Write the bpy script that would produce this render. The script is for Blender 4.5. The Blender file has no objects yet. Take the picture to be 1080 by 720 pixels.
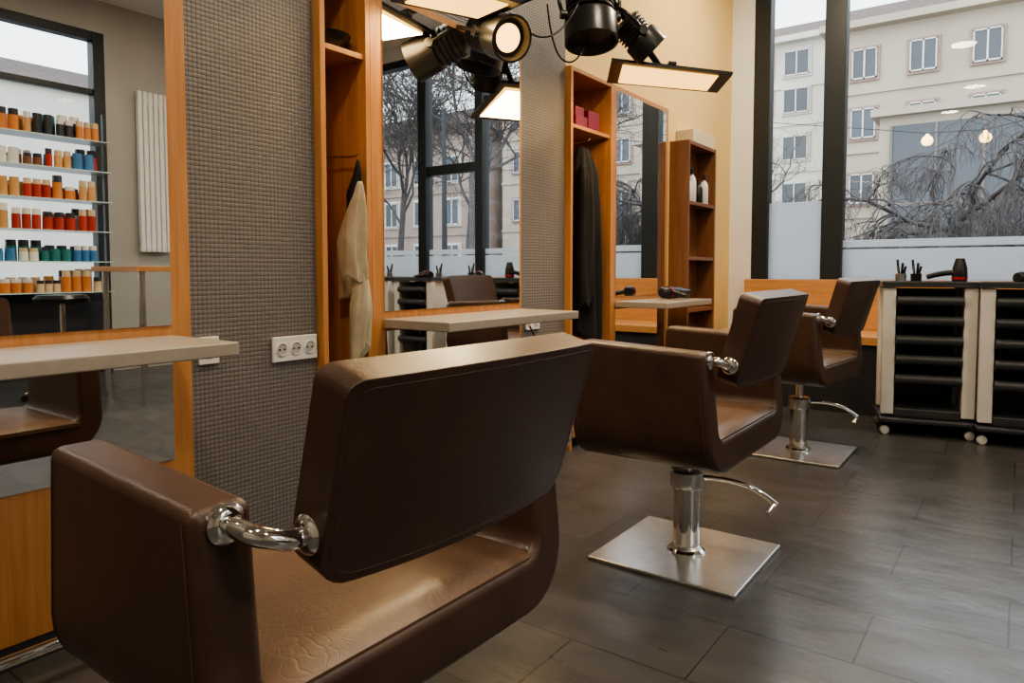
import bpy, bmesh, math, random
from mathutils import Vector, Matrix, Euler
random.seed(7)
S=bpy.context.scene
COL=S.collection

# ---------------------------------------------------------------- materials
def nmat(name):
    m=bpy.data.materials.new(name); m.use_nodes=True
    nt=m.node_tree; b=nt.nodes['Principled BSDF']
    return m,nt,b
def coords(nt,scale=(1,1,1),kind='Object'):
    tc=nt.nodes.new('ShaderNodeTexCoord'); mp=nt.nodes.new('ShaderNodeMapping')
    mp.inputs['Scale'].default_value=scale
    nt.links.new(tc.outputs[kind],mp.inputs['Vector']); return mp.outputs['Vector']
def ramp(nt,fac,stops):
    r=nt.nodes.new('ShaderNodeValToRGB')
    e=r.color_ramp.elements
    e[0].position=stops[0][0]; e[0].color=(*stops[0][1],1)
    e[1].position=stops[1][0]; e[1].color=(*stops[1][1],1)
    for p,c in stops[2:]:
        x=e.new(p); x.color=(*c,1)
    nt.links.new(fac,r.inputs['Fac']); return r.outputs['Color']
def bump(nt,b,h,strength,dist=0.002,normal=None):
    n=nt.nodes.new('ShaderNodeBump'); n.inputs['Strength'].default_value=strength; n.inputs['Distance'].default_value=dist
    nt.links.new(h,n.inputs['Height'])
    if normal: nt.links.new(normal,n.inputs['Normal'])
    nt.links.new(n.outputs['Normal'],b.inputs['Normal']); return n.outputs['Normal']
def noise(nt,v,scale,detail=4,rough=.5,out='Fac'):
    n=nt.nodes.new('ShaderNodeTexNoise'); n.inputs['Scale'].default_value=scale; n.inputs['Detail'].default_value=detail; n.inputs['Roughness'].default_value=rough
    nt.links.new(v,n.inputs['Vector']); return n.outputs[out]
def simple(name,col,rough=.5,metal=0,var=.12,nscale=6,spec=None):
    m,nt,b=nmat(name)
    v=coords(nt); f=noise(nt,v,nscale)
    lo=tuple(c*(1-var) for c in col); hi=tuple(min(1,c*(1+var)) for c in col)
    nt.links.new(ramp(nt,f,[(.3,lo),(.7,hi)]),b.inputs['Base Color'])
    b.inputs['Roughness'].default_value=rough; b.inputs['Metallic'].default_value=metal
    if spec is not None: b.inputs['Specular IOR Level'].default_value=spec
    return m
def wood(name,a,bcol,scale=(14,14,1.0),rough=.42):
    m,nt,b=nmat(name)
    v=coords(nt,scale); f=noise(nt,v,3.0,6,.6)
    v2=coords(nt,(scale[0]*9,scale[1]*9,scale[2]*2)); f2=noise(nt,v2,2.0,3)
    mx=nt.nodes.new('ShaderNodeMath'); mx.operation='MULTIPLY_ADD'; mx.inputs[1].default_value=.35
    nt.links.new(f2,mx.inputs[0]); nt.links.new(f,mx.inputs[2])
    nt.links.new(ramp(nt,mx.outputs[0],[(.42,a),(.95,bcol)]),b.inputs['Base Color'])
    b.inputs['Roughness'].default_value=rough
    bump(nt,b,f2,.15,.001); return m
def leather(name,a,c,rough=.36,crack=90,cs=.35,cd=.0006):
    m,nt,b=nmat(name)
    v=coords(nt)
    f=noise(nt,v,9,5,.6)
    vo=nt.nodes.new('ShaderNodeTexVoronoi'); vo.feature='DISTANCE_TO_EDGE'; vo.inputs['Scale'].default_value=crack
    nv=nt.nodes.new('ShaderNodeVectorMath'); nv.operation='ADD'
    ns=nt.nodes.new('ShaderNodeTexNoise'); ns.inputs['Scale'].default_value=14; nt.links.new(v,ns.inputs['Vector'])
    sc=nt.nodes.new('ShaderNodeVectorMath'); sc.operation='SCALE'; sc.inputs['Scale'].default_value=.06
    nt.links.new(ns.outputs['Color'],sc.inputs[0]); nt.links.new(v,nv.inputs[0]); nt.links.new(sc.outputs[0],nv.inputs[1])
    nt.links.new(nv.outputs[0],vo.inputs['Vector'])
    nt.links.new(ramp(nt,f,[(.3,a),(.72,c)]),b.inputs['Base Color'])
    mr=nt.nodes.new('ShaderNodeMapRange'); mr.inputs['To Min'].default_value=rough-.05; mr.inputs['To Max'].default_value=rough+.12
    nt.links.new(f,mr.inputs['Value']); nt.links.new(mr.outputs[0],b.inputs['Roughness'])
    mp=nt.nodes.new('ShaderNodeMapRange'); mp.inputs['From Max'].default_value=.10
    nt.links.new(vo.outputs['Distance'],mp.inputs['Value'])
    n1=bump(nt,b,mp.outputs[0],cs,cd)
    f4=noise(nt,v,22,5,.6); n2=bump(nt,b,f4,.10,.004,n1)
    f3=noise(nt,v,240,2); bump(nt,b,f3,.20,.0009,n2)
    return m
def emis(name,col,st):
    m,nt,b=nmat(name)
    b.inputs['Base Color'].default_value=(*col,1)
    b.inputs['Emission Color'].default_value=(*col,1); b.inputs['Emission Strength'].default_value=st
    return m

M={}
M['leather']=leather('leather_brown',(.052,.0265,.018),(.080,.043,.030),.33,150,.2)
M['leather_seat_sheen']=leather('leather_seat_sheen',(.108,.063,.040),(.160,.098,.064),.34,46,.45,.0005)  # same leather, base colour lightened to stand in for light sheen on the seat
M['piping']=simple('piping_brown',(.085,.05,.036),.45)
M['chrome']=simple('chrome',(.82,.81,.79),.07,1,.03)
M['steel']=simple('brushed_steel',(.68,.67,.65),.30,1,.08,30)
M['wood']=wood('wood_honey',(.40,.170,.058),(.60,.295,.12))
M['wood_dark']=wood('wood_reddish',(.16,.066,.030),(.25,.11,.052))
M['wood_y']=wood('wood_bench',(.50,.24,.09),(.66,.35,.15),(1.0,14,14))
M['shelf']=simple('shelf_laminate',(.36,.315,.265),.33,0,.05,40)
M['black']=simple('black_plastic',(.014,.014,.015),.32)
M['frame']=simple('window_frame_dark',(.014,.020,.026),.45)
M['white']=simple('white_paint',(.78,.78,.77),.6,0,.03)
M['ceil']=simple('ceiling_paint',(.80,.79,.77),.8,0,.02)
M['yellow']=simple('yellow_paint',(.84,.61,.26),.7,0,.03,2)
M['greywall']=simple('grey_paint',(.42,.41,.385),.7,0,.04,2)
M['darkwall']=simple('plinth_dark',(.035,.037,.043),.5)
M['cream']=simple('cream_plastic',(.72,.70,.66),.4,0,.04)
M['cartgrey']=simple('cart_grey',(.04,.043,.049),.38)
M['cloth_cream']=simple('cloth_cream',(.56,.50,.36),.9,0,.12,20)
M['cloth_black']=simple('cloth_black',(.012,.012,.014),.85)
M['box_cream']=simple('carton_cream',(.70,.62,.44),.6)
M['pink']=simple('carton_pink',(.20,.018,.045),.5)
M['red']=simple('red_plastic',(.35,.02,.03),.4)
M['asphalt']=simple('asphalt',(.16,.16,.165),.8,0,.2,2)
M['bark']=simple('bark',(.085,.075,.072),.9,0,.2,8)
M['glow']=emis('lamp_glow',(1,.56,.15),2.6)
M['glow_spot']=emis('spot_glow',(1,.56,.16),4.0)
M['fill_glow']=emis('ceiling_fill_glow',(1,.86,.66),4.0)  # glowing discs of the added ceiling fill lights
M['reflection_bulb']=emis('reflection_glow',(1,.62,.22),4.0)  # warm dots imitating lamp reflections in the pane

m,nt,b=nmat('mirror_silver'); b.inputs['Metallic'].default_value=1; b.inputs['Roughness'].default_value=.0; b.inputs['Base Color'].default_value=(.87,.89,.89,1); M['mirror']=m

m=bpy.data.materials.new('window_glass'); m.use_nodes=True; nt=m.node_tree; nt.nodes.clear()
o=nt.nodes.new('ShaderNodeOutputMaterial'); mx=nt.nodes.new('ShaderNodeMixShader'); t=nt.nodes.new('ShaderNodeBsdfTransparent'); g=nt.nodes.new('ShaderNodeBsdfGlossy'); fr=nt.nodes.new('ShaderNodeLayerWeight')
fr.inputs['Blend'].default_value=.16; t.inputs['Color'].default_value=(.95,.97,.97,1); g.inputs['Roughness'].default_value=.0
nt.links.new(fr.outputs['Fresnel'],mx.inputs[0]); nt.links.new(t.outputs[0],mx.inputs[1]); nt.links.new(g.outputs[0],mx.inputs[2]); nt.links.new(mx.outputs[0],o.inputs[0]); M['glass']=m

m=bpy.data.materials.new('frosted_film'); m.use_nodes=True; nt=m.node_tree; nt.nodes.clear()
o=nt.nodes.new('ShaderNodeOutputMaterial'); mx=nt.nodes.new('ShaderNodeMixShader'); t=nt.nodes.new('ShaderNodeBsdfTransparent'); g=nt.nodes.new('ShaderNodeBsdfTranslucent')
g.inputs['Color'].default_value=(.74,.75,.76,1); mx.inputs[0].default_value=.76
nt.links.new(t.outputs[0],mx.inputs[1]); nt.links.new(g.outputs[0],mx.inputs[2]); nt.links.new(mx.outputs[0],o.inputs[0]); M['frost']=m

# wallpaper : small woven squares on the YZ plane
m,nt,b=nmat('wallpaper_woven')
tc=nt.nodes.new('ShaderNodeTexCoord'); sx=nt.nodes.new('ShaderNodeSeparateXYZ'); nt.links.new(tc.outputs['Object'],sx.inputs[0])
def sinabs(sock,freq):
    a=nt.nodes.new('ShaderNodeMath'); a.operation='MULTIPLY'; a.inputs[1].default_value=freq; nt.links.new(sock,a.inputs[0])
    s=nt.nodes.new('ShaderNodeMath'); s.operation='SINE'; nt.links.new(a.outputs[0],s.inputs[0])
    q=nt.nodes.new('ShaderNodeMath'); q.operation='ABSOLUTE'; nt.links.new(s.outputs[0],q.inputs[0])
    p=nt.nodes.new('ShaderNodeMath'); p.operation='POWER'; p.inputs[1].default_value=.5; nt.links.new(q.outputs[0],p.inputs[0]); return p.outputs[0]
pa=sinabs(sx.outputs['Y'],math.pi/.0142); pb=sinabs(sx.outputs['Z'],math.pi/.0142)
mu=nt.nodes.new('ShaderNodeMath'); mu.operation='MULTIPLY'; nt.links.new(pa,mu.inputs[0]); nt.links.new(pb,mu.inputs[1])
nz=noise(nt,tc.outputs['Object'],60,2)
ad=nt.nodes.new('ShaderNodeMath'); ad.operation='MULTIPLY_ADD'; ad.inputs[1].default_value=.3; nt.links.new(nz,ad.inputs[0]); nt.links.new(mu.outputs[0],ad.inputs[2])
nt.links.new(ramp(nt,ad.outputs[0],[(.15,(.10,.088,.083)),(.95,(.200,.183,.172))]),b.inputs['Base Color'])
b.inputs['Roughness'].default_value=.42; bump(nt,b,mu.outputs[0],.55,.003); M['paper']=m

# slate floor
m,nt,b=nmat('floor_slate_tiles')
v=coords(nt)
br=nt.nodes.new('ShaderNodeTexBrick'); br.inputs['Scale'].default_value=1.0; br.offset=.5
br.inputs['Brick Width'].default_value=.62; br.inputs['Row Height'].default_value=.31; br.inputs['Mortar Size'].default_value=.0024; br.inputs['Mortar Smooth'].default_value=.2
br.inputs['Color1'].default_value=(.056,.055,.0555,1); br.inputs['Color2'].default_value=(.070,.0685,.069,1); br.inputs['Mortar'].default_value=(.020,.020,.020,1)
nt.links.new(v,br.inputs['Vector'])
w=noise(nt,coords(nt,(1.4,3.2,1)),3.2,9,.62)
w2=noise(nt,coords(nt,(2.6,5,1)),2.0,7,.55)
mixc=nt.nodes.new('ShaderNodeMixRGB'); mixc.blend_type='MULTIPLY'; mixc.inputs[0].default_value=1
nt.links.new(br.outputs['Color'],mixc.inputs[1]); nt.links.new(ramp(nt,w,[(.3,(.82,.82,.84)),(.7,(1.16,1.15,1.13))]),mixc.inputs[2])
nt.links.new(mixc.outputs[0],b.inputs['Base Color'])
mr=nt.nodes.new('ShaderNodeMapRange'); mr.inputs['From Min'].default_value=.3; mr.inputs['From Max'].default_value=.7; mr.inputs['To Min'].default_value=.27; mr.inputs['To Max'].default_value=.40; nt.links.new(w2,mr.inputs['Value']); nt.links.new(mr.outputs[0],b.inputs['Roughness'])
inv=nt.nodes.new('ShaderNodeMath'); inv.operation='SUBTRACT'; nt.links.new(w2,inv.inputs[0]); nt.links.new(br.outputs['Fac'],inv.inputs[1])
bump(nt,b,inv.outputs[0],.33,.010); M['floor']=m

# ---------------------------------------------------------------- helpers
def empty(name,loc=(0,0,0),rz=0):
    e=bpy.data.objects.new(name,None); COL.objects.link(e); e.location=loc; e.rotation_euler=(0,0,rz); e.empty_display_size=.1; return e
def smooth(o,ang=40):
    for p in o.data.polygons: p.use_smooth=True
    try:
        o.data.set_sharp_from_angle(angle=math.radians(ang))
    except Exception: pass
def bev(o,w,seg=3,ang=35):
    md=o.modifiers.new('bevel','BEVEL'); md.width=w; md.segments=seg; md.limit_method='ANGLE'; md.angle_limit=math.radians(ang); md.harden_normals=False
    for p in o.data.polygons: p.use_smooth=True
    wn=o.modifiers.new('wn','WEIGHTED_NORMAL'); wn.keep_sharp=True
def multibox(name,boxes,mats,parent=None,bevel=0):
    bm=bmesh.new()
    for bx in boxes:
        x0,x1,y0,y1,z0,z1=bx[:6]; mi=bx[6] if len(bx)>6 else 0
        r=bmesh.ops.create_cube(bm,size=1)
        for vv in r['verts']:
            vv.co=Vector(((x0+x1)/2+vv.co.x*(x1-x0),(y0+y1)/2+vv.co.y*(y1-y0),(z0+z1)/2+vv.co.z*(z1-z0)))
        fs=set(f for vv in r['verts'] for f in vv.link_faces)
        for f in fs: f.material_index=mi
    me=bpy.data.meshes.new(name); bm.to_mesh(me); bm.free()
    for mm in mats: me.materials.append(mm)
    o=bpy.data.objects.new(name,me); COL.objects.link(o)
    if parent: o.parent=parent
    if bevel: bev(o,bevel)
    return o
def box(name,x0,x1,y0,y1,z0,z1,mat,parent=None,bevel=0):
    return multibox(name,[(x0,x1,y0,y1,z0,z1)],[mat],parent,bevel)
def lathe(name,prof,mat,loc=(0,0,0),rot=(0,0,0),parent=None,seg=40,ang=35,closed=True):
    bm=bmesh.new(); rings=[]
    for r,z in prof:
        rings.append([bm.verts.new((r*math.cos(2*math.pi*i/seg),r*math.sin(2*math.pi*i/seg),z)) for i in range(seg)])
    for a,c in zip(rings[:-1],rings[1:]):
        for i in range(seg): bm.faces.new((a[i],a[(i+1)%seg],c[(i+1)%seg],c[i]))
    if closed:
        bm.faces.new(rings[0][::-1]); bm.faces.new(rings[-1])
    bmesh.ops.recalc_face_normals(bm,faces=bm.faces)
    me=bpy.data.meshes.new(name); bm.to_mesh(me); bm.free(); me.materials.append(mat)
    o=bpy.data.objects.new(name,me); COL.objects.link(o); o.location=loc; o.rotation_euler=rot
    if parent: o.parent=parent
    smooth(o,ang); return o
def tube(name,pts,r,mat,parent=None,smoothc=True,cyclic=False,radii=None):
    cu=bpy.data.curves.new(name,'CURVE'); cu.dimensions='3D'; cu.bevel_depth=r; cu.bevel_resolution=5; cu.use_fill_caps=True; cu.resolution_u=8
    if smoothc:
        sp=cu.splines.new('NURBS'); sp.points.add(len(pts)-1); sp.order_u=min(4,len(pts)); sp.use_endpoint_u=True
    else:
        sp=cu.splines.new('POLY'); sp.points.add(len(pts)-1)
    for i,p in enumerate(pts):
        sp.points[i].co=(*p,1)
        if radii: sp.points[i].radius=radii[i]
    sp.use_cyclic_u=cyclic
    cu.materials.append(mat)
    o=bpy.data.objects.new(name,cu); COL.objects.link(o)
    if parent: o.parent=parent
    return o

# ---------------------------------------------------------------- room shell
WX=-1.98; WY=5.8; RX=3.2; BY=-2.6; CH=3.5
floor=box('floor',-2.5,3.5,-2.8,6.0,-.1,0,M['floor'])
box('ceiling',-2.5,3.5,-2.8,6.0,CH,CH+.1,M['ceil'])
for bx,mt in (((-2.5,-2.35,BY,6.0,0,CH),'paper'),((-2.35,WX,BY,1.57,0,CH),'paper'),((-2.35,WX,1.80,3.203,0,CH),'paper'),
   ((-2.35,WX,1.57,1.80,2.10,CH),'paper'),((-2.35,WX,3.203,3.677,2.05,CH),'yellow'),((-2.35,WX,3.677,6.0,0,CH),'yellow')):
    box('wall_left',*bx,M[mt])
box('wall_back',-2.5,3.5,-2.8,BY,0,CH,M['greywall'])
multibox('wall_right',[(RX,RX+.25,BY,.5,0,CH,0),(RX,RX+.25,3.2,6.0,0,CH,0),(RX,RX+.25,.5,3.2,0,.68,1),(RX,RX+.25,.5,3.2,3.2,CH,0)],[M['greywall'],M['darkwall']])
multibox('wall_far',[(WX,-1.80,WY,6.0,0,CH,0),(-1.80,RX,WY,6.0,3.35,CH,0),(-1.80,RX,WY,6.0,0,.86,1)],[M['white'],M['darkwall']])

# far window
win=empty('window_1',(0,0,0))
fr=[]
mull=[(-1.80,-1.675),(-1.27,-1.12),(.70,.80),(1.50,1.62),(2.35,2.45),(3.1,3.2)]
for a,c in mull: fr.append((a,c,5.80,5.92,.86,3.35))
fr+=[(-1.80,RX,5.80,5.92,.86,.90),(-1.80,RX,5.80,5.92,3.27,3.35)]
fr+=[(.80,1.50,5.82,5.90,2.02,2.12)]
multibox('window_frame',fr,[M['frame']],win,.004)
box('window_pane',-1.7,3.15,5.862,5.866,.88,3.3,M['glass'],win)
fp=[(-1.675,-1.27,5.85,5.852,.90,1.51)]
for (a,c) in [(-1.12,.70),(.80,1.50),(1.62,2.35),(2.45,3.1)]:
    fp+=[(a,c,5.85,5.852,.90,1.13),(a,c,5.85,5.852,1.145,1.20)]
multibox('frosted_strip',fp,[M['frost']],win)
# right window
win=empty('window_2',(0,0,0))
multibox('window_frame',[(3.2,3.32,.5,.6,.68,3.2),(3.2,3.32,3.1,3.2,.68,3.2),(3.2,3.32,.6,3.1,.68,.76),(3.2,3.32,.6,3.1,3.12,3.2),(3.22,3.30,1.8,1.87,.76,3.12),(3.22,3.30,.6,3.1,2.62,2.67)],[M['frame']],win,.004)
box('window_pane',3.26,3.264,.55,3.15,.7,3.15,M['glass'],win)

# window bench
e=empty('window_bench')
box('bench_plinth',-1.80,3.15,5.17,5.72,0,.47,M['darkwall'],e,.004)
box('bench_seat',-1.82,3.18,5.13,5.75,.472,.53,M['wood_y'],e,.006)
box('bench_backrest',-1.82,3.18,5.70,5.79,.53,.90,M['wood_y'],e,.006)

# ---------------------------------------------------------------- mirror stations
def station(y0,y1,s0,s1,zt):
    e=empty('mirror_station')
    box('backboard',-1.979,-1.955,y0-s0,y1+s1,.06,zt+.03,M['wood'],e,.002)
    box('mirror_upper',-1.955,-1.950,y0,y1,.815,zt,M['mirror'],e)
    box('mirror_lower',-1.955,-1.950,y0,y1,.43,.74,M['mirror'],e)
    box('shelf_top',-1.949,-1.62,y0-.01,y1+.0,.752,.787,M['shelf'],e,.004)
    box('plinth',-1.979,-1.96,y0-s0,y1+s1,0,.058,M['darkwall'],e)
    tube('foot_rail',[(-1.95,y0+.1,.10),(-1.82,y0+.1,.10),(-1.80,y0+.13,.10),(-1.80,y1-.13,.10),(-1.82,y1-.1,.10),(-1.95,y1-.1,.10)],.014,M['chrome'],e,False)
    return e
station(.14,1.04,.06,.06,2.02)
station(1.865,2.745,.058,.022,1.98)
station(3.73,4.43,.045,.05,2.02)

def unit(y0,y1,top,name='coat_niche_cabinet'):
    e=empty(name)
    t=.022; x0=-2.348; x1=-1.945
    mats=[M['wood']]
    multibox('carcass',[(x0,x1,y0,y0+t,.0,top),(x0,x1,y1-t,y1,.0,top),(x0,x1-.002,y0+t,y1-t,top-t,top),(x0,x1-.01,y0+t,y1-t,1.73,1.75),
        (x0,x0+.01,y0+t,y1-t,.0,top-t),(x0,x1-.004,y0+t,y1-t,.06,.30)],mats,e,.002)
    return e
unit(1.572,1.798,2.095)
unit(3.206,3.674,2.045)

# corner shelf unit
e=empty('corner_shelf_cabinet')
cx0,cx1,cy0,cy1=-1.978,-1.84,4.56,5.08
cb=[(cx0,cx1,cy0,cy0+.025,0,1.85),(cx0,cx1,cy1-.025,cy1,0,1.85),(cx0,cx0+.01,cy0+.025,cy1-.025,0,1.83)]
for z in (.3,.68,1.04,1.42,1.825): cb.append((cx0+.01,cx1-.003,cy0+.025,cy1-.025,z,z+.024))
multibox('carcass',cb,[M['wood_dark']],e,.002)
box('storage_carton',-1.975,-1.85,4.66,5.06,1.852,1.94,M['box_cream'],None,.004)
def bottle(name,x,y,z,r,h,mat,cap,parent=None):
    e=empty(name,(x,y,z)) if parent is None else parent
    lathe('body',[(r*.9,0),(r,.006),(r,h*.62),(r*.75,h*.74),(r*.38,h*.8),(r*.38,h*.84)],mat,(0,0,0),parent=e,seg=20)
    lathe('cap',[(r*.45,h*.84),(r*.45,h*.98),(r*.3,h)],cap,(0,0,0),parent=e,seg=16)
    return e
for i,(y,h,mt) in enumerate([(4.65,.17,'white'),(4.73,.21,'cream'),(4.85,.15,'black'),(4.96,.19,'cream')]):
    bottle('spray_bottle',-1.885,y,1.445,.030,h*1.1,M[mt],M['black'])

# contents of niches
lathe('black_bowl',[(.035,0),(.045,.004),(.075,.035),(.088,.06),(.082,.058),(.05,.02),(.01,.012)],M['black'],(-2.05,1.686,1.751),closed=True)
multibox('pink_cartons',[(-2.10,-1.97,3.30,3.42,1.751,1.81),(-2.10,-1.98,3.45,3.57,1.751,1.86),(-2.09,-1.98,3.31,3.40,1.811,1.86)],[M['pink']],None,.002)

def drape(name,x,y,ztop,zbot,rx,ry,mat,folds=7,seed=0,lean=0,tri=False):
    rnd=random.Random(seed); bm=bmesh.new(); N=80; L=36; rings=[]
    ph=[rnd.uniform(0,6.28) for _ in range(5)]
    for j in range(L+1):
        s=j/L; z=ztop+(zbot-ztop)*s
        w=(.30+.45*math.sin(min(1,s/.16)*math.pi/2)+.25*s) if not tri else (.14+.86*min(1,s/.55)**.8)*(1-.12*max(0,s-.6)/.4)
        ring=[]
        for i in range(N):
            a=2*math.pi*i/N
            f=1+(.06+.22*s)*math.sin(folds*a+ph[0]+1.2*math.sin(2.5*s+ph[3]))+.10*math.sin(3*a+ph[1]+4*s)+.05*math.sin(11*a+ph[4]+8*s)
            zz=z+(.045*math.sin(a+ph[2])+.02*math.sin(3*a+ph[1]))*max(0,(s-.6)/.4)
            ring.append(bm.verts.new((x+lean*min(1,s/.55)+.006*math.sin(6*s+ph[3])+rx*w*f*math.cos(a),y+ry*w*(.85+.15*f)*math.sin(a),zz)))
        rings.append(ring)
    for a,c in zip(rings[:-1],rings[1:]):
        for i in range(N): bm.faces.new((a[i],a[(i+1)%N],c[(i+1)%N],c[i]))
    bm.faces.new(rings[0]); bm.faces.new(rings[-1][::-1])
    bmesh.ops.recalc_face_normals(bm,faces=bm.faces)
    me=bpy.data.meshes.new(name); bm.to_mesh(me); bm.free(); me.materials.append(mat)
    for p in me.polygons: p.use_smooth=True
    o=bpy.data.objects.new(name,me); COL.objects.link(o)
    return o
e=empty('cream_coat')
for nm,a in (('coat_body',(-1.945,1.738,1.29,.90,.070,.032,M['cloth_cream'],6,4,-.034,True)),('coat_tail',(-1.940,1.742,1.05,.66,.046,.028,M['cloth_cream'],5,9,-.012,True)),('coat_lining',(-1.962,1.745,1.37,1.16,.028,.020,M['cloth_black'],5,2,-.01,True))):
    d=drape(nm,*a); d.parent=e
tube('hook',[(-2.33,1.745,1.40),(-2.05,1.745,1.40),(-1.975,1.745,1.37),(-1.955,1.745,1.39)],.004,M['chrome'],e)
e=empty('black_gown')
for nm,a in (('gown',(-2.03,3.47,1.66,.62,.10,.12,M['cloth_black'],9,5,0)),('gown_sleeve',(-1.97,3.37,1.55,.80,.05,.045,M['cloth_black'],4,2,.02))):
    d=drape(nm,*a); d.parent=e
tube('hook',[(-2.33,3.47,1.70),(-2.05,3.47,1.70),(-2.0,3.47,1.68),(-1.98,3.47,1.71)],.006,M['chrome'],e)

# sockets
def socket(y0,n,z0):
    e=empty('wall_socket')
    w=.0555
    box('faceplate',-1.979,-1.968,y0,y0+w*n+.010,z0,z0+.083,M['cream'],e,.003)
    for i in range(n):
        lathe('socket_ring',[(.020,0),(.023,.003),(.020,.004),(.018,-.004)],M['white'],(-1.968,y0+.005+w*(i+.5),z0+.0415),(0,math.pi/2,0),e,24)
        lathe('socket_well',[(.018,0),(.018,.0015)],M['greywall'],(-1.968,y0+.005+w*(i+.5),z0+.0415),(0,math.pi/2,0),e,24)
        for s in (-1,1):
            lathe('pin_hole',[(.003,0),(.003,.002)],M['black'],(-1.9665,y0+.005+w*(i+.5)+s*.0095,z0+.0415),(0,math.pi/2,0),e,10)
socket(1.385,3,.668); socket(1.13,1,.688); socket(2.83,2,.675)
tube('lamp_cable',[(-1.93,2.80,.70),(-1.91,2.86,.62),(-1.92,2.80,.5),(-1.93,2.74,.42),(-1.94,2.79,.2),(-1.95,2.80,.02)],.004,M['black'])

# ---------------------------------------------------------------- chairs
def chair(loc,rz=0,lift=0,swing=0,backx=.258):
    e=empty('salon_chair',(loc[0],loc[1],0))
    top=empty('chair_upper',(0,0,lift),rz); top.parent=e
    HW=.378; TH=.083; zb=.352; za=.725; R=.125; r=.04; zs=.455
    out=[];inn=[]
    n1=5;n2=9;n3=8
    for i in range(n1):
        s=i/n1; out.append((-HW,za+(zb+R-za)*s)); inn.append((-HW+TH,za+(zs+r-za)*s))
    for i in range(n2):
        a=math.pi+ (math.pi/2)*i/(n2-1)
        out.append((-HW+R+R*math.cos(a),zb+R+R*math.sin(a))); inn.append((-HW+TH+r+r*math.cos(a),zs+r+r*math.sin(a)))
    for i in range(1,n3):
        s=i/n3
        out.append((-HW+R+(2*HW-2*R)*s,zb)); inn.append((-HW+TH+r+(2*HW-2*TH-2*r)*s,zs))
    full_o=out+[(-y,z) for y,z in out[:n1+n2][::-1]]; full_i=inn+[(-y,z) for y,z in inn[:n1+n2][::-1]]
    xr=.205; xf=-.205
    def sh(x,y,z):
        k=(za-z)/(za-zb)
        if x>0: x+= .035*k
        else: x-= .03*k
        z2=z+ (.0 if z<zs+.05 else (-x)*.045*(z-zs)/(za-zs))
        return (x,y,z2)
    bm=bmesh.new(); XN=[xr,xr*.5,0,xf*.5,xf]
    O=[[bm.verts.new(sh(x,*p)) for p in full_o] for x in XN]
    I=[[bm.verts.new(sh(x,*p)) for p in full_i] for x in XN]
    n=len(full_o)
    for k in range(len(XN)-1):
        for i in range(n-1):
            bm.faces.new((O[k][i],O[k][i+1],O[k+1][i+1],O[k+1][i])); bm.faces.new((I[k][i],I[k+1][i],I[k+1][i+1],I[k][i+1]))
        for i in (0,n-1):
            bm.faces.new((O[k][i],O[k+1][i],I[k+1][i],I[k][i]))
    for k in (0,len(XN)-1):
        for i in range(n-1): bm.faces.new((O[k][i],I[k][i],I[k][i+1],O[k][i+1]))
    bmesh.ops.recalc_face_normals(bm,faces=bm.faces)
    me=bpy.data.meshes.new('arm_shell'); bm.to_mesh(me); bm.free(); me.materials.append(M['leather'])
    o=bpy.data.objects.new('arm_shell',me); COL.objects.link(o); o.parent=top; bev(o,.018,5,50)
    for xx in (xr-.020,xf+.020):
        q=[]
        for (y,z) in full_o:
            x,y2,z2=sh(xx,y,z); q.append((x,y2+(-.0004 if y2<0 else .0004),z2))
        q=[(p[0],p[1],p[2]-(.018 if i in(0,len(q)-1) else 0)) for i,p in enumerate(q)]
        tube('piping',q,.0011,M['piping'],top,False)
    # seat cushion
    bm=bmesh.new(); NX,NY=16,20; L=.230; W=HW-TH-.004
    g=[[None]*(NY+1) for _ in range(NX+1)]
    for i in range(NX+1):
        for j in range(NY+1):
            u=-1+2*i/NX; v=-1+2*j/NY
            x=-.006+L*u; y=W*v
            ed=(1-abs(u)**8)**.5*(1-abs(v)**10)**.5 if abs(u)<1 and abs(v)<1 else 0
            z=zs+.001+.018*ed+.004*math.cos(u*1.5)*math.cos(v*1.5)
            g[i][j]=bm.verts.new((x,y,z))
    for i in range(NX):
        for j in range(NY): bm.faces.new((g[i][j],g[i+1][j],g[i+1][j+1],g[i][j+1]))
    r_=bmesh.ops.extrude_face_region(bm,geom=bm.faces[:])
    for v_ in [q for q in r_['geom'] if isinstance(q,bmesh.types.BMVert)]: v_.co.z=zs-.012
    bmesh.ops.recalc_face_normals(bm,faces=bm.faces)
    me=bpy.data.meshes.new('seat_cushion'); bm.to_mesh(me); bm.free(); me.materials.append(M['leather_seat_sheen'])
    o=bpy.data.objects.new('seat_cushion',me); COL.objects.link(o); o.parent=top; smooth(o,60)
    # --- backrest pad
    bw=.274; bh=.276; bt=.062; rb=.045; rt=.022
    N=30; ys=[-bw*math.cos(math.pi*i/N) for i in range(N+1)]
    lean=math.radians(16)
    def cr(y,rc):
        d=abs(y)-(bw-rc)
        return rc-math.sqrt(max(0,rc*rc-d*d)) if d>0 else 0
    def bp(y,zz,dx):
        cx=-.024*(y/bw)**2
        s=zz/bh
        X=dx+cx
        yy=y*(1-.03*(1-s))
        return Vector((backx+X*math.cos(lean)+zz*math.sin(lean),yy,.608+zz*math.cos(lean)-X*math.sin(lean)))
    bm=bmesh.new(); ZS=6; lay={}
    for side,dx in (('r',bt/2),('f',-bt/2)):
        gg=[]
        for y in ys:
            zl=cr(y,rb); zh=bh-cr(y,rt)+.010*(1-(y/bw)**2)
            gg.append([bm.verts.new(bp(y,zl+(zh-zl)*k/ZS,dx)) for k in range(ZS+1)])
        lay[side]=gg
    for side in 'rf':
        gg=lay[side]
        for i in range(N):
            for k in range(ZS): bm.faces.new((gg[i][k],gg[i+1][k],gg[i+1][k+1],gg[i][k+1]))
    Rr,F=lay['r'],lay['f']
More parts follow.
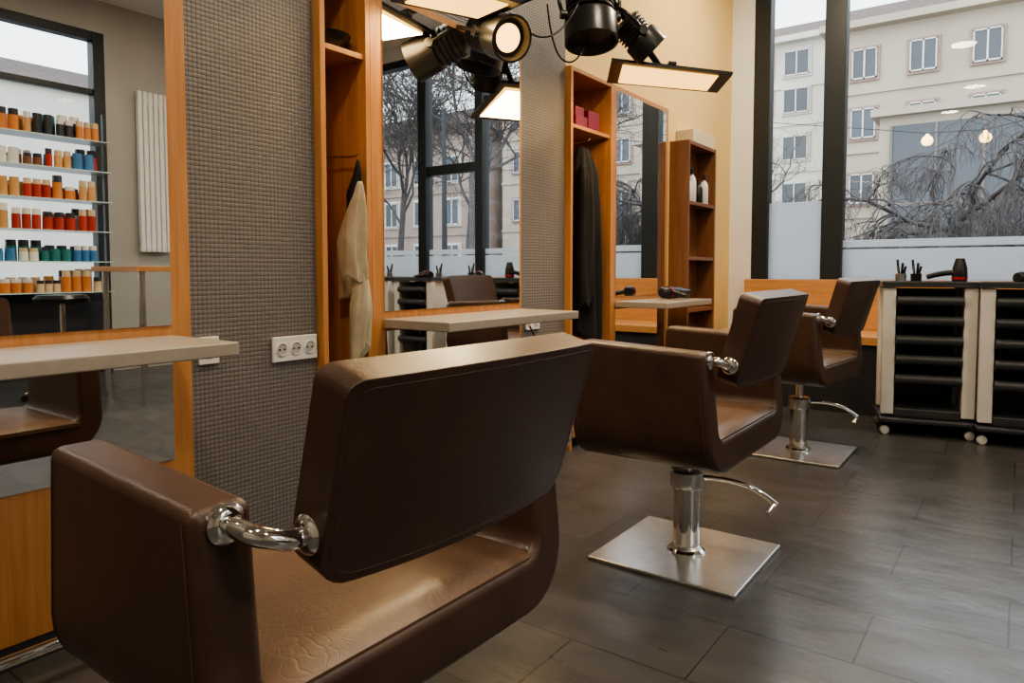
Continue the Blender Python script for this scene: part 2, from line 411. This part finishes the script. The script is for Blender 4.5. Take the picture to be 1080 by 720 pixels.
    for i in range(N):
        for k in (0,ZS): bm.faces.new((Rr[i][k],Rr[i+1][k],F[i+1][k],F[i][k]))
    for k in range(ZS):
        for i in (0,N): bm.faces.new((Rr[i][k],Rr[i][k+1],F[i][k+1],F[i][k]))
    bmesh.ops.recalc_face_normals(bm,faces=bm.faces)
    me=bpy.data.meshes.new('backrest'); bm.to_mesh(me); bm.free(); me.materials.append(M['leather'])
    o=bpy.data.objects.new('backrest',me); COL.objects.link(o); o.parent=top; bev(o,.013,4,50)
    for dx in (bt/2-.0004,-bt/2+.0004):
        ins=.0125; pts=[]
        Y=[-(bw-ins)*math.cos(math.pi*i/24) for i in range(25)]
        for y in Y: pts.append(bp(y,bh+.010*(1-(y/bw)**2)-ins-cr(y*bw/(bw-ins),rt)*.8,dx))
        for y in Y[::-1]: pts.append(bp(y,ins+cr(y*bw/(bw-ins),rb)*.8,dx))
        tube('piping',pts,.0010,M['leather'],top,False,True)
    # --- chrome brackets : arm rear face -> side face of the back pad
    for s in (-1,1):
        ya=s*(HW-.042); zA=.694; xs=sh(xr,0,zA)[0]
        pb=bp(s*bw*.985,.062,-.002); k_=pb.x-xs
        lathe('flange',[(.0255,-.004),(.0255,.005),(.021,.010),(.014,.012)],M['chrome'],(xs,ya,zA),(0,math.pi/2,0),top,28)
        lathe('flange',[(.0255,-.004),(.0255,.005),(.021,.010),(.014,.012)],M['chrome'],(pb.x,pb.y,pb.z),(s*-math.pi/2,0,0),top,28)
        tube('bracket',[(xs,ya,zA),(xs+.022,ya,zA),(xs+k_*.85,ya,zA-.003),(xs+k_*1.02,ya-s*.018,zA-.008),(pb.x+.006,pb.y+s*.032,pb.z),(pb.x,pb.y+s*.016,pb.z),(pb.x,pb.y,pb.z)],.0125,M['chrome'],top)
        for k in range(4):
            a=math.pi/4+k*math.pi/2
            lathe('screw',[(.003,0),(.003,.002)],M['steel'],(xs+.006,ya+.0205*math.cos(a),zA+.0205*math.sin(a)),(0,math.pi/2,0),top,8)
    # --- mounting + pump
    box('mount_plate',-.12,.12,-.12,.12,zb-.022,zb-.002,M['black'],top,.003)
    bx_,by_=.020,-.025
    b2=empty('pump_base',(bx_,by_,0)); b2.parent=e
    lathe('shaft',[(.020,.20),(.020,zb+lift-.02)],M['chrome'],(0,0,0),parent=b2)
    lathe('pump_column',[(.060,.012),(.060,.020),(.052,.030),(.044,.036),(.044,.235),(.054,.238),(.056,.242),(.056,.288),(.050,.296),(.026,.298)],M['steel'],(0,0,0),parent=b2)
    lathe('pump_sleeve',[(.0450,.045),(.0450,.23)],M['chrome'],parent=b2)
    lathe('base_collar',[(.064,.012),(.064,.019),(.056,.026),(.05,.03)],M['chrome'],parent=b2)
    box('base_plate',-.25,.25,-.24,.24,.0,.013,M['steel'],b2,.004)
    lv=empty('lever_pivot',(0,0,0),swing); lv.parent=b2
    tube('pump_lever',[(.04,0,.270),(.09,0,.274),(.16,0,.270),(.23,.0,.247),(.275,.0,.215),(.285,0,.205)],.0085,M['chrome'],lv,True,False,[1,1,1,1,1.1,1.3])
    tube('lever_pedal',[(.284,-.0,.207),(.275,-.03,.198),(.262,-.055,.190)],.008,M['chrome'],lv)
    return e
chair((-.966,.806),math.radians(-1),-.027,.3,.280)
chair((-.925,2.285),0,.018,.25,.250)
chair((-.965,3.94),math.radians(-5),.045,.35,.250)

# ---------------------------------------------------------------- trolleys
def trolley(x,y,rz):
    e=empty('salon_trolley',(x,y,0),rz)
    W=.205;D=.17
    for s in (-1,1):
        xa=s*W
        multibox('side_frame',[(xa-.034,xa+.034,-D,-D+.05,.12,.87),(xa-.034,xa+.034,D-.05,D,.12,.87),(xa-.012,xa+.012,-D+.05,D-.05,.14,.86)],[M['cream']],e,.005)
    box('back_panel',-W+.034,W-.034,D-.012,D-.004,.14,.86,M['cartgrey'],e)
    multibox('top_tray',[(-W-.04,W+.04,-D-.02,D+.02,.872,.884),(-W-.04,W+.04,-D-.02,-D-.008,.884,.905),(-W-.04,W+.04,D+.008,D+.02,.884,.905),(-W-.04,-W-.028,-D-.02,D+.02,.884,.905),(W+.028,W+.04,-D-.02,D+.02,.884,.905)],[M['cartgrey']],e,.003)
    for i,z in enumerate((.765,.650,.535,.420,.305)):
        bx=[(-W+.036,W-.036,-D+.005,D-.02,z,z+.012),(-W+.036,W-.036,D-.03,D-.02,z,z+.05),(-W+.036,-W+.046,-D+.005,D-.02,z,z+.045),(W-.046,W-.036,-D+.005,D-.02,z,z+.045)]
        multibox('drawer',bx,[M['cartgrey']],e,.003)
        tube('drawer_front',[(-W+.038,-D-.002,z+.028),(0,-D-.002,z+.028),(W-.038,-D-.002,z+.028)],.029,M['cartgrey'],e,False)
    multibox('base_frame',[(-W-.045,W+.045,-D-.04,D+.04,.075,.105),(-W+.035,W-.035,-D,D,.105,.16)],[M['cartgrey']],e,.01)
    for sx in (-1,1):
        for sy in (-1,1):
            lathe('caster_wheel',[(.018,-.011),(.025,-.008),(.025,.008),(.018,.011)],M['cream'],(sx*(W+.01),sy*(D),.025),(math.pi/2,0,.3),e,20)
            lathe('caster_stem',[(.009,.03),(.012,.078)],M['black'],(sx*(W+.01),sy*(D)+.012,0),(0,0,0),e,12)
    return e
RT=math.radians(13)
trolley(-.465,4.86,RT); trolley(.030,4.88,RT*.7); trolley(.66,4.88,0); trolley(1.23,4.9,.03)

def hair_dryer(x,y,z,rz):
    e=empty('hair_dryer',(x,y,z),rz)
    lathe('barrel',[(.028,-.10),(.036,-.09),(.040,-.03),(.038,.04),(.026,.09),(.022,.13)],M['black'],(0,0,.042),(0,math.pi/2,0),e,28)
    lathe('red_ring',[(.041,-.04),(.041,-.028)],M['red'],(0,0,.042),(0,math.pi/2,0),e,28)
    tube('handle',[(-.03,0,.05),(-.02,-.07,.035),(-.01,-.13,.022)],.016,M['black'],e)
    tube('nozzle',[(.12,0,.042),(.15,0,.042)],.019,M['black'],e,False)
    return e
def dryer_up(x,y,z,rz):
    e=empty('hair_dryer',(x,y,z),rz)
    lathe('barrel',[(.030,0),(.038,.01),(.041,.06),(.038,.10),(.027,.14),(.023,.155)],M['black'],(0,0,0),(0,0,0),e,28)
    lathe('red_ring',[(.042,.03),(.042,.045)],M['red'],(0,0,0),(0,0,0),e,28)
    tube('handle',[(-.01,0,.07),(-.08,0,.075),(-.17,0,.045)],.017,M['black'],e)
    return e
dryer_up(-.300,4.92,.886,.3)
hair_dryer(.04,4.92,.886,.9)
hair_dryer(.66,4.9,.886,.4)
def tool_cup(x,y,z,mat=M['steel']):
    e=empty('tool_cup',(x,y,z))
    lathe('cup',[(.026,0),(.028,.004),(.031,.065),(.028,.065),(.026,.01)],mat,parent=e,seg=24)
    for i in range(5):
        a=i*1.3; dx=.016*math.cos(a); dy=.016*math.sin(a)
        tube('comb_%d'%i,[(dx*.4,dy*.4,.02),(dx*1.6,dy*1.6,.11+.02*(i%3))],.004 if i%2 else .007,M['black'] if i%2==0 else M['chrome'],e,False)
tool_cup(-.60,4.86,.885); tool_cup(-.525,4.92,.885,M['black']); tool_cup(.17,4.97,.885,M['black']); tool_cup(.5,4.9,.885); tool_cup(1.15,4.9,.885)
def scissors(x,y,z,rz):
    e=empty('scissors',(x,y,z),rz)
    for s in (-1,1):
        tube('blade',[(0,0,.004),(s*.012,.09,.004)],.004,M['chrome'],e,False)
        pts=[(s*.018+.014*math.cos(a*math.pi/5),-.06+.018*math.sin(a*math.pi/5),.004) for a in range(10)]
        tube('grip',pts,.003,M['black'],e,False,True)
        tube('shank',[(0,0,.004),(s*.014,-.045,.004)],.0035,M['chrome'],e,False)
scissors(-.42,4.80,.886,.6)
hair_dryer(-1.80,4.22,.788,1.2)

# ---------------------------------------------------------------- lamp cluster above the mirrors
L=empty('spotlight_cluster')
def can(pos,aim,r=.075,ln=.17,glow=True):
    d=(Vector(aim)).normalized(); rot=d.to_track_quat('Z','Y').to_euler()
    prof=[(r*.45,-ln*.55),(r*.72,-ln*.5)]
    for k in range(5):
        z=-ln*.45+k*ln*.09; prof+=[(r*.92,z),(r*.92,z+ln*.045),(r*.78,z+ln*.05),(r*.78,z+ln*.085)]
    prof+=[(r*.95,ln*.02),(r,ln*.08),(r*1.03,ln*.5),(r*.93,ln*.5),(r*.8,ln*.38)]
    lathe('spot_housing',prof,M['black'],pos,rot,L,32)
    if glow:
        lathe('spot_lens',[(r*.62,ln*.381),(r*.5,ln*.40),(r*.1,ln*.41)],M['glow_spot'],pos,rot,L,24)
    q=d.to_track_quat('Z','Y'); P=Vector(pos)
    pts=[P+q@Vector((r*1.05,0,0)),P+q@Vector((r*1.3,0,-ln*.3)),P+q@Vector((r*1.1,0,-ln*.8)),P+q@Vector((0,0,-ln*.95)),P+q@Vector((-r*1.1,0,-ln*.8)),P+q@Vector((-r*1.3,0,-ln*.3)),P+q@Vector((-r*1.05,0,0))]
    tube('yoke',[tuple(p) for p in pts],.009,M['black'],L)
    for s in (1,-1):
        pp=P+q@Vector((s*r*1.05,0,0)); lathe('knob',[(.02,-.014),(.02,.014)],M['black'],tuple(pp),(q@Euler((0,math.pi/2,0)).to_quaternion()).to_euler(),L,16)
    return P+q@Vector((0,0,-ln*.95))
def wing(cx,cy,cz,w,d,rz,tx,ty):
    e=empty('panel_wing',(cx,cy,cz)); e.rotation_euler=(tx,ty,rz); e.parent=L
    bm=bmesh.new()
    def slab(z0,z1,sx,sy,mi,hb):
        c=[(-sx,-sy),(sx,-sy*.86),(sx,sy*.86),(-sx,sy)]
        lo=[bm.verts.new((x*hb,y*hb,z0)) for x,y in c]; hi=[bm.verts.new((x,y,z1)) for x,y in c]
        fs=[bm.faces.new(lo[::-1]),bm.faces.new(hi)]+[bm.faces.new((lo[i],lo[(i+1)%4],hi[(i+1)%4],hi[i])) for i in range(4)]
        for f in fs: f.material_index=mi
    slab(0,.014,w,d,0,1.0); slab(-.006,-.0005,w*.80,d*.78,1,.98)
    bmesh.ops.recalc_face_normals(bm,faces=bm.faces)
    me=bpy.data.meshes.new('wing_panel'); bm.to_mesh(me); bm.free(); me.materials.append(M['black']); me.materials.append(M['glow'])
    o=bpy.data.objects.new('wing_panel',me); COL.objects.link(o); o.parent=e
    multibox('wing_ribs',[(-.02,.02,-d*.95,d*.95,.014,.03)],[M['black']],e,.003)
    ld=bpy.data.lights.new('wing_light','AREA'); ld.shape='RECTANGLE'; ld.size=w*1.5; ld.size_y=d*1.4; ld.energy=7; ld.color=(1,.68,.32)
    lo=bpy.data.objects.new('wing_light',ld); COL.objects.link(lo); lo.parent=e; lo.location=(0,0,-.012)
hub=(-1.62,2.85,2.30)
lathe('hub',[(.05,-.03),(.06,-.02),(.06,.03),(.03,.05)],M['black'],hub,(0,0,0),L)
tube('ceiling_rod',[(hub[0],hub[1],2.3),(hub[0],hub[1],3.46)],.012,M['black'],L,False)
lathe('ceiling_rose',[(.06,3.46),(.06,3.5)],M['black'],(hub[0],hub[1],0),(0,0,0),L)
a1=can((-1.79,2.35,1.94),(.95,-.35,-.40),.090,.26)
a2=can((-1.635,2.86,2.13),(.15,-.15,-1),.120,.26,False)
a3=can((-1.50,3.08,2.07),(.6,.5,-.75),.085,.19,False)
for a in (a1,a2,a3):
    mid=(Vector(a)+Vector(hub))/2+Vector((0,0,.04))
    tube('arm',[tuple(a),tuple(mid),hub],.012,M['black'],L)
wing(-1.48,3.36,1.935,.29,.20,.55,math.radians(0),math.radians(7))
wing(-1.745,2.06,1.975,.21,.14,1.35,0,math.radians(-3))
tube('arm',[(-1.50,3.34,1.98),(-1.56,3.15,2.14),(-1.61,2.90,2.28)],.016,M['black'],L)
tube('arm',[(-1.745,2.08,1.99),(-1.70,2.4,2.20),(-1.63,2.80,2.29)],.016,M['black'],L)
tube('cable',[(-1.70,2.60,2.12),(-1.69,2.62,1.95),(-1.68,2.70,1.86),(-1.64,2.80,1.92),(-1.62,2.86,2.1)],.004,M['black'],L)
tube('cable',[(-1.76,2.45,2.02),(-1.72,2.58,1.93),(-1.66,2.66,1.97),(-1.63,2.78,2.20)],.004,M['black'],L)
def spotl(pos,aim,en,parent):
    ld=bpy.data.lights.new('spot_beam','SPOT'); ld.energy=en; ld.spot_size=math.radians(80); ld.spot_blend=.6; ld.color=(1,.76,.46); ld.shadow_soft_size=.05
    o=bpy.data.objects.new('spot_beam',ld); COL.objects.link(o); o.location=pos; o.rotation_euler=Vector(aim).normalized().to_track_quat('-Z','Y').to_euler(); o.parent=parent
spotl((-1.64,2.28,1.87),(.8,-1.1,-1.0),40,L)
spotl((-1.60,2.84,1.95),(.15,-.15,-1),22,L)

# added ceiling fill lights, out of view, to brighten the room
for i,(x,y) in enumerate([(-.6,.2),(-.6,2.4),(-1.0,4.6),(1.4,.4),(1.4,3.0),(-1.0,-1.4)]):
    e=empty('ceiling_fill_light',(x,y,CH))
    lathe('trim_ring',[(.15,-.001),(.15,-.03),(.13,-.035),(.125,-.012)],M['white'],parent=e)
    lathe('diffuser',[(.125,-.020),(.125,-.012)],M['fill_glow'],parent=e)
    ld=bpy.data.lights.new('fill_light','AREA'); ld.shape='DISK'; ld.size=.25; ld.energy=(52 if i==2 else 31); ld.color=(1,.84,.62)
    o=bpy.data.objects.new('fill_light',ld); COL.objects.link(o); o.parent=e; o.location=(0,0,-.04)

# ---------------------------------------------------------------- right side of the room (seen in mirrors)
e=empty('product_display')
zs_=[.78,1.05,1.32,1.59,1.86,2.13]
mglass=simple('shelf_glass',(.60,.74,.72),.1,0,.02)
multibox('glass_shelves',[(2.86,3.14,1.2,3.08,z-.008,z) for z in zs_],[mglass],e)
multibox('uprights',[(2.98,3.02,y-.01,y+.01,.0,2.4) for y in (1.2,2.14,3.08)],[M['frame']],e)
pc=[(.62,.22,.06),(.42,.04,.02),(.78,.76,.72),(.03,.20,.19),(.04,.04,.05),(.62,.34,.14),(.06,.20,.42),(.22,.09,.05),(.66,.50,.32)]
pm=[simple('product_col_%d'%i,c,.35) for i,c in enumerate(pc)]
rowpal=[[0,8,5,0,8],[3,6,3,2,6],[0,5,7,1,2],[4,1,7,5,0],[1,7,2,6,5],[5,4,3,4,0]]
bm=bmesh.new()
for zi,z in enumerate(zs_):
    for xrow in (2.93,3.05):
        y=1.26
        while y<3.0:
            grp=random.choice(rowpal[zi]); cnt=random.randint(1,3); rr=random.uniform(.028,.045); hh=random.uniform(.10,.225)
            k=random.choice([2,4,4,8,grp])
            for c in range(cnt):
                if y>3.0: break
                r1=bmesh.ops.create_cone(bm,cap_ends=True,segments=12,radius1=rr,radius2=rr*.98,depth=hh*.68,matrix=Matrix.Translation((xrow,y,z+hh*.34+.001)))
                for f in set(f for v_ in r1['verts'] for f in v_.link_faces): f.material_index=grp
                r1=bmesh.ops.create_cone(bm,cap_ends=True,segments=12,radius1=rr*.92,radius2=rr*.9,depth=hh*.28,matrix=Matrix.Translation((xrow,y,z+hh*.83)))
                for f in set(f for v_ in r1['verts'] for f in v_.link_faces): f.material_index=k
                y+=rr*2.2
            y+=.012
me=bpy.data.meshes.new('hair_products'); bm.to_mesh(me); bm.free()
for q in pm: me.materials.append(q)
o=bpy.data.objects.new('hair_products',me); COL.objects.link(o); o.parent=e
e=empty('wall_radiator')
for i in range(6): box('fin_%d'%i,3.11,3.17,3.46+i*.052,3.46+i*.052+.042,1.15,2.72,M['white'],e,.01)
multibox('headers',[(3.13,3.16,3.46,3.762,1.20,1.24),(3.13,3.16,3.46,3.762,2.62,2.66),(3.16,3.199,3.55,3.58,1.3,1.33),(3.16,3.199,3.55,3.58,2.5,2.53)],[M['white']],e,.005)
e=empty('high_table')
box('tabletop',1.15,1.85,2.45,3.15,.96,1.0,M['wood_y'],e,.004)
for x in (1.22,1.78):
    for y in (2.52,3.08): lathe('leg',[(.022,0),(.022,.96)],M['steel'],(x,y,0),parent=e,seg=20)
e=empty('swivel_stool',(1.95,2.28,0))
lathe('seat',[(.12,.72),(.18,.73),(.185,.76),(.16,.785),(.05,.79)],M['black'],parent=e)
lathe('post',[(.02,.08),(.02,.72)],M['chrome'],parent=e)
for k in range(5):
    a=k*2*math.pi/5
    tube('foot_%d'%k,[(0,0,.11),(.25*math.cos(a),.25*math.sin(a),.055)],.014,M['chrome'],e,False)
    lathe('caster_%d'%k,[(.02,-.01),(.026,0),(.02,.01)],M['black'],(.25*math.cos(a),.25*math.sin(a),.026),(math.pi/2,0,a),e,16)

# ---------------------------------------------------------------- exterior
box('street_ground',-80,90,6.3,90,-.4,-.3,M['asphalt'])
box('street_ground',3.6,60,-30,6.3,-.4,-.3,M['asphalt'])
stone=simple('facade_beige',(.43,.375,.30),.8,0,.08,.4); stone2=simple('facade_pale',(.60,.575,.51),.8,0,.06,.4); trimm=simple('window_surround_red',(.33,.235,.20),.8); wh=simple('window_white',(.62,.60,.58),.5); dg=simple('facade_glass',(.11,.12,.135),.35,0,.1,.3,.25); roof=simple('roof_slate',(.20,.17,.16),.8); redb=simple('facade_brick',(.33,.255,.22),.8,0,.1,.5)
def facade(name,x0,x1,y,h,mat,zrows,ww,wh_,step,surround,depth=10,off=1.2,floorlines=True):
    bx=[(x0,x1,y,y+depth,-.3,h,0),(x0-.3,x1+.3,y-.7,y+depth+.3,h,h+.35,4),(x0,x1,y+.4,y+depth-.4,h+.35,h+1.2,3)]
    if floorlines:
        for z in zrows: bx.append((x0,x1,y-.10,y-.001,z-.75,z-.60,4))
    x=x0+off
    while x+ww<x1-.5:
        for z in zrows:
            w=ww
            bx+= [(x-.12,x+w+.12,y-.12,y-.001,z-.12,z+wh_+.12,1),(x,x+w,y-.16,y-.121,z,z+wh_,2),(x+w/2-.04,x+w/2+.04,y-.2,y-.161,z,z+wh_,5),(x,x+w,y-.2,y-.161,z+wh_-.06,z+wh_,5),(x,x+w,y-.2,y-.161,z,z+.07,5),(x,x+.06,y-.2,y-.161,z,z+wh_,5),(x+w-.06,x+w,y-.2,y-.161,z,z+wh_,5)]
        x+=step
    return multibox(name,bx,[mat,surround,dg,roof,mat,wh])
facade('building_beige',-8.6,26,40,13.2,stone,(4.4,7.7,10.7),1.15,1.5,2.6,trimm)
facade('building_pale',-40,-9.4,46,15.0,stone2,(2.0,4.9,7.8,10.7,13.0),1.5,1.5,2.2,stone2)
facade('building_far',27,60,38,11,redb,(1.0,4.2,7.2),1.3,1.8,3.0,stone2)
multibox('shop_annex',[(-5.0,12,33,36,-.3,7.3,0),(-5.3,12.3,32.6,36.2,7.3,7.6,0),(-4.6,11.6,32.9,32.99,.4,6.9,1)]+[(-4.6+1.6*k,-4.5+1.6*k,32.85,32.9,.4,6.9,2) for k in range(11)]+[(-4.6,11.6,32.85,32.9,3.6,3.75,2)],[stone,dg,roof])
facade('street_house',40,70,-20,11,stone2,(1.0,4.2,7.2),1.3,1.8,3.0,stone2,depth=45)

def tree(name,x,y,z0,h,seed,weep=True,spread=1.6,maxd=4,br=2,thick=1,droop=-.13,p4=.45,up=.5):
    rnd=random.Random(seed)
    cu=bpy.data.curves.new(name,'CURVE'); cu.dimensions='3D'; cu.bevel_depth=1.0; cu.bevel_resolution=1; cu.use_fill_caps=False
    def spl(pts,r0,r1):
        sp=cu.splines.new('POLY'); sp.points.add(len(pts)-1)
        for i,p in enumerate(pts):
            sp.points[i].co=(*p,1); sp.points[i].radius=max(.0045,(r0+(r1-r0)*i/(len(pts)-1)))*thick
    def grow(p,d,ln,r,depth):
        n=8; pts=[p.copy()]; q=p.copy(); dd=d.copy()
        for i in range(n):
            dd=(dd+Vector((rnd.uniform(-.38,.38),rnd.uniform(-.38,.38),rnd.uniform(-.32,.32)))+Vector((0,0,(droop if weep and depth>=2 else (.04 if not weep else -.03))))).normalized()
            q=q+dd*ln/n; pts.append(q.copy())
            if depth<maxd and i>1:
                for _ in range(br if depth>0 else 1):
                    nd=(dd*.8+Vector((rnd.uniform(-1,1),rnd.uniform(-1,1),rnd.uniform(-.6,.5 if weep else .7)))).normalized()
                    if depth<3 or rnd.random()<p4: grow(q,nd,ln*rnd.uniform(.40,.62),r*.42,depth+1)
        spl(pts,r,r*.45)
    base=Vector((x,y,z0))
    spl([base,base+Vector((.1,0,h*.25)),base+Vector((0,.1,h*.5))],.15,.10)
    for k in range(8):
        a=k*.8+rnd.uniform(-.3,.3)
        grow(base+Vector((0,.05,h*(.34+.03*k))),Vector((math.cos(a),math.sin(a),up if weep else 1.2)).normalized(),h*.42*spread/1.6*(1 if weep else 1.2),.055,1)
    cu.materials.append(M['bark'])
    o=bpy.data.objects.new(name,cu); COL.objects.link(o)
tree('weeping_tree',-.9,15.0,-.35,4.3,3,True,2.2,4,2,1,-.20,.45,.22)
tree('weeping_tree',2.4,16.5,-.35,4.5,8,True,2.0,4,2,1,-.20,.45,.22)
tree('bare_tree',7.5,14,-.35,8.0,11,False,1.5,4,2,.9,0,.3)
tree('bare_tree',13.0,17,-.35,8.0,17,False,1.5,4,2,.9,0,.3)
tree('bare_tree',-8.9,28,-.35,6.0,21,False,1.4,4,1,.9)
# added outdoor bulbs stand in for indoor lamps reflected in the window
e=empty('pane_reflection_lights')
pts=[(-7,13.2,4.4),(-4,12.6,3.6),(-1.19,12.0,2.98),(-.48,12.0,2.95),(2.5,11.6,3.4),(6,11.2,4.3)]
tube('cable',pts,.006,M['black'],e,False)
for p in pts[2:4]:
    lathe('reflection_bulb',[(.02,.085),(.03,.06),(.065,.03),(.08,-.02),(.055,-.07),(.01,-.085)],M['reflection_bulb'],(p[0],p[1],p[2]-.10),parent=e,seg=20)
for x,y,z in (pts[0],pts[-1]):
    lathe('added_mast',[(.07,-.3),(.04,z+.05)],M['frame'],(x,y,0),parent=e,seg=16)

# world : overcast sky
w=bpy.data.worlds.new('overcast'); S.world=w; w.use_nodes=True; nt=w.node_tree; bg=nt.nodes['Background']
tc=nt.nodes.new('ShaderNodeTexCoord'); sp=nt.nodes.new('ShaderNodeSeparateXYZ'); nt.links.new(tc.outputs['Generated'],sp.inputs[0])
rp=nt.nodes.new('ShaderNodeValToRGB'); rp.color_ramp.elements[0].color=(.88,.90,.93,1); rp.color_ramp.elements[1].color=(.82,.87,.94,1)
nt.links.new(sp.outputs['Z'],rp.inputs[0]); nt.links.new(rp.outputs[0],bg.inputs['Color']); bg.inputs['Strength'].default_value=4.0
for nm,loc,rot,sx,sy in [('portal',(.7,5.95,2.1),(math.radians(-90),0,0),5.0,2.5),('portal',(3.35,1.85,1.94),(0,math.radians(90),0),2.5,2.7)]:
    ld=bpy.data.lights.new(nm,'AREA'); ld.shape='RECTANGLE'; ld.size=sx; ld.size_y=sy
    try: ld.cycles.is_portal=True
    except Exception: ld.energy=0
    o=bpy.data.objects.new('window_light_portal',ld); COL.objects.link(o); o.location=loc; o.rotation_euler=rot

# ---------------------------------------------------------------- camera
cd=bpy.data.cameras.new('camera'); cam=bpy.data.objects.new('camera',cd); COL.objects.link(cam)
cam.location=(0,0,.97); cam.rotation_euler=(math.radians(87),0,math.radians(36)); cd.lens=24.67; cd.sensor_width=36; cd.shift_y=-.0335; cd.clip_start=.02; cd.clip_end=300
S.camera=cam
S.view_settings.view_transform='AgX'
S.view_settings.look='AgX - Medium High Contrast'
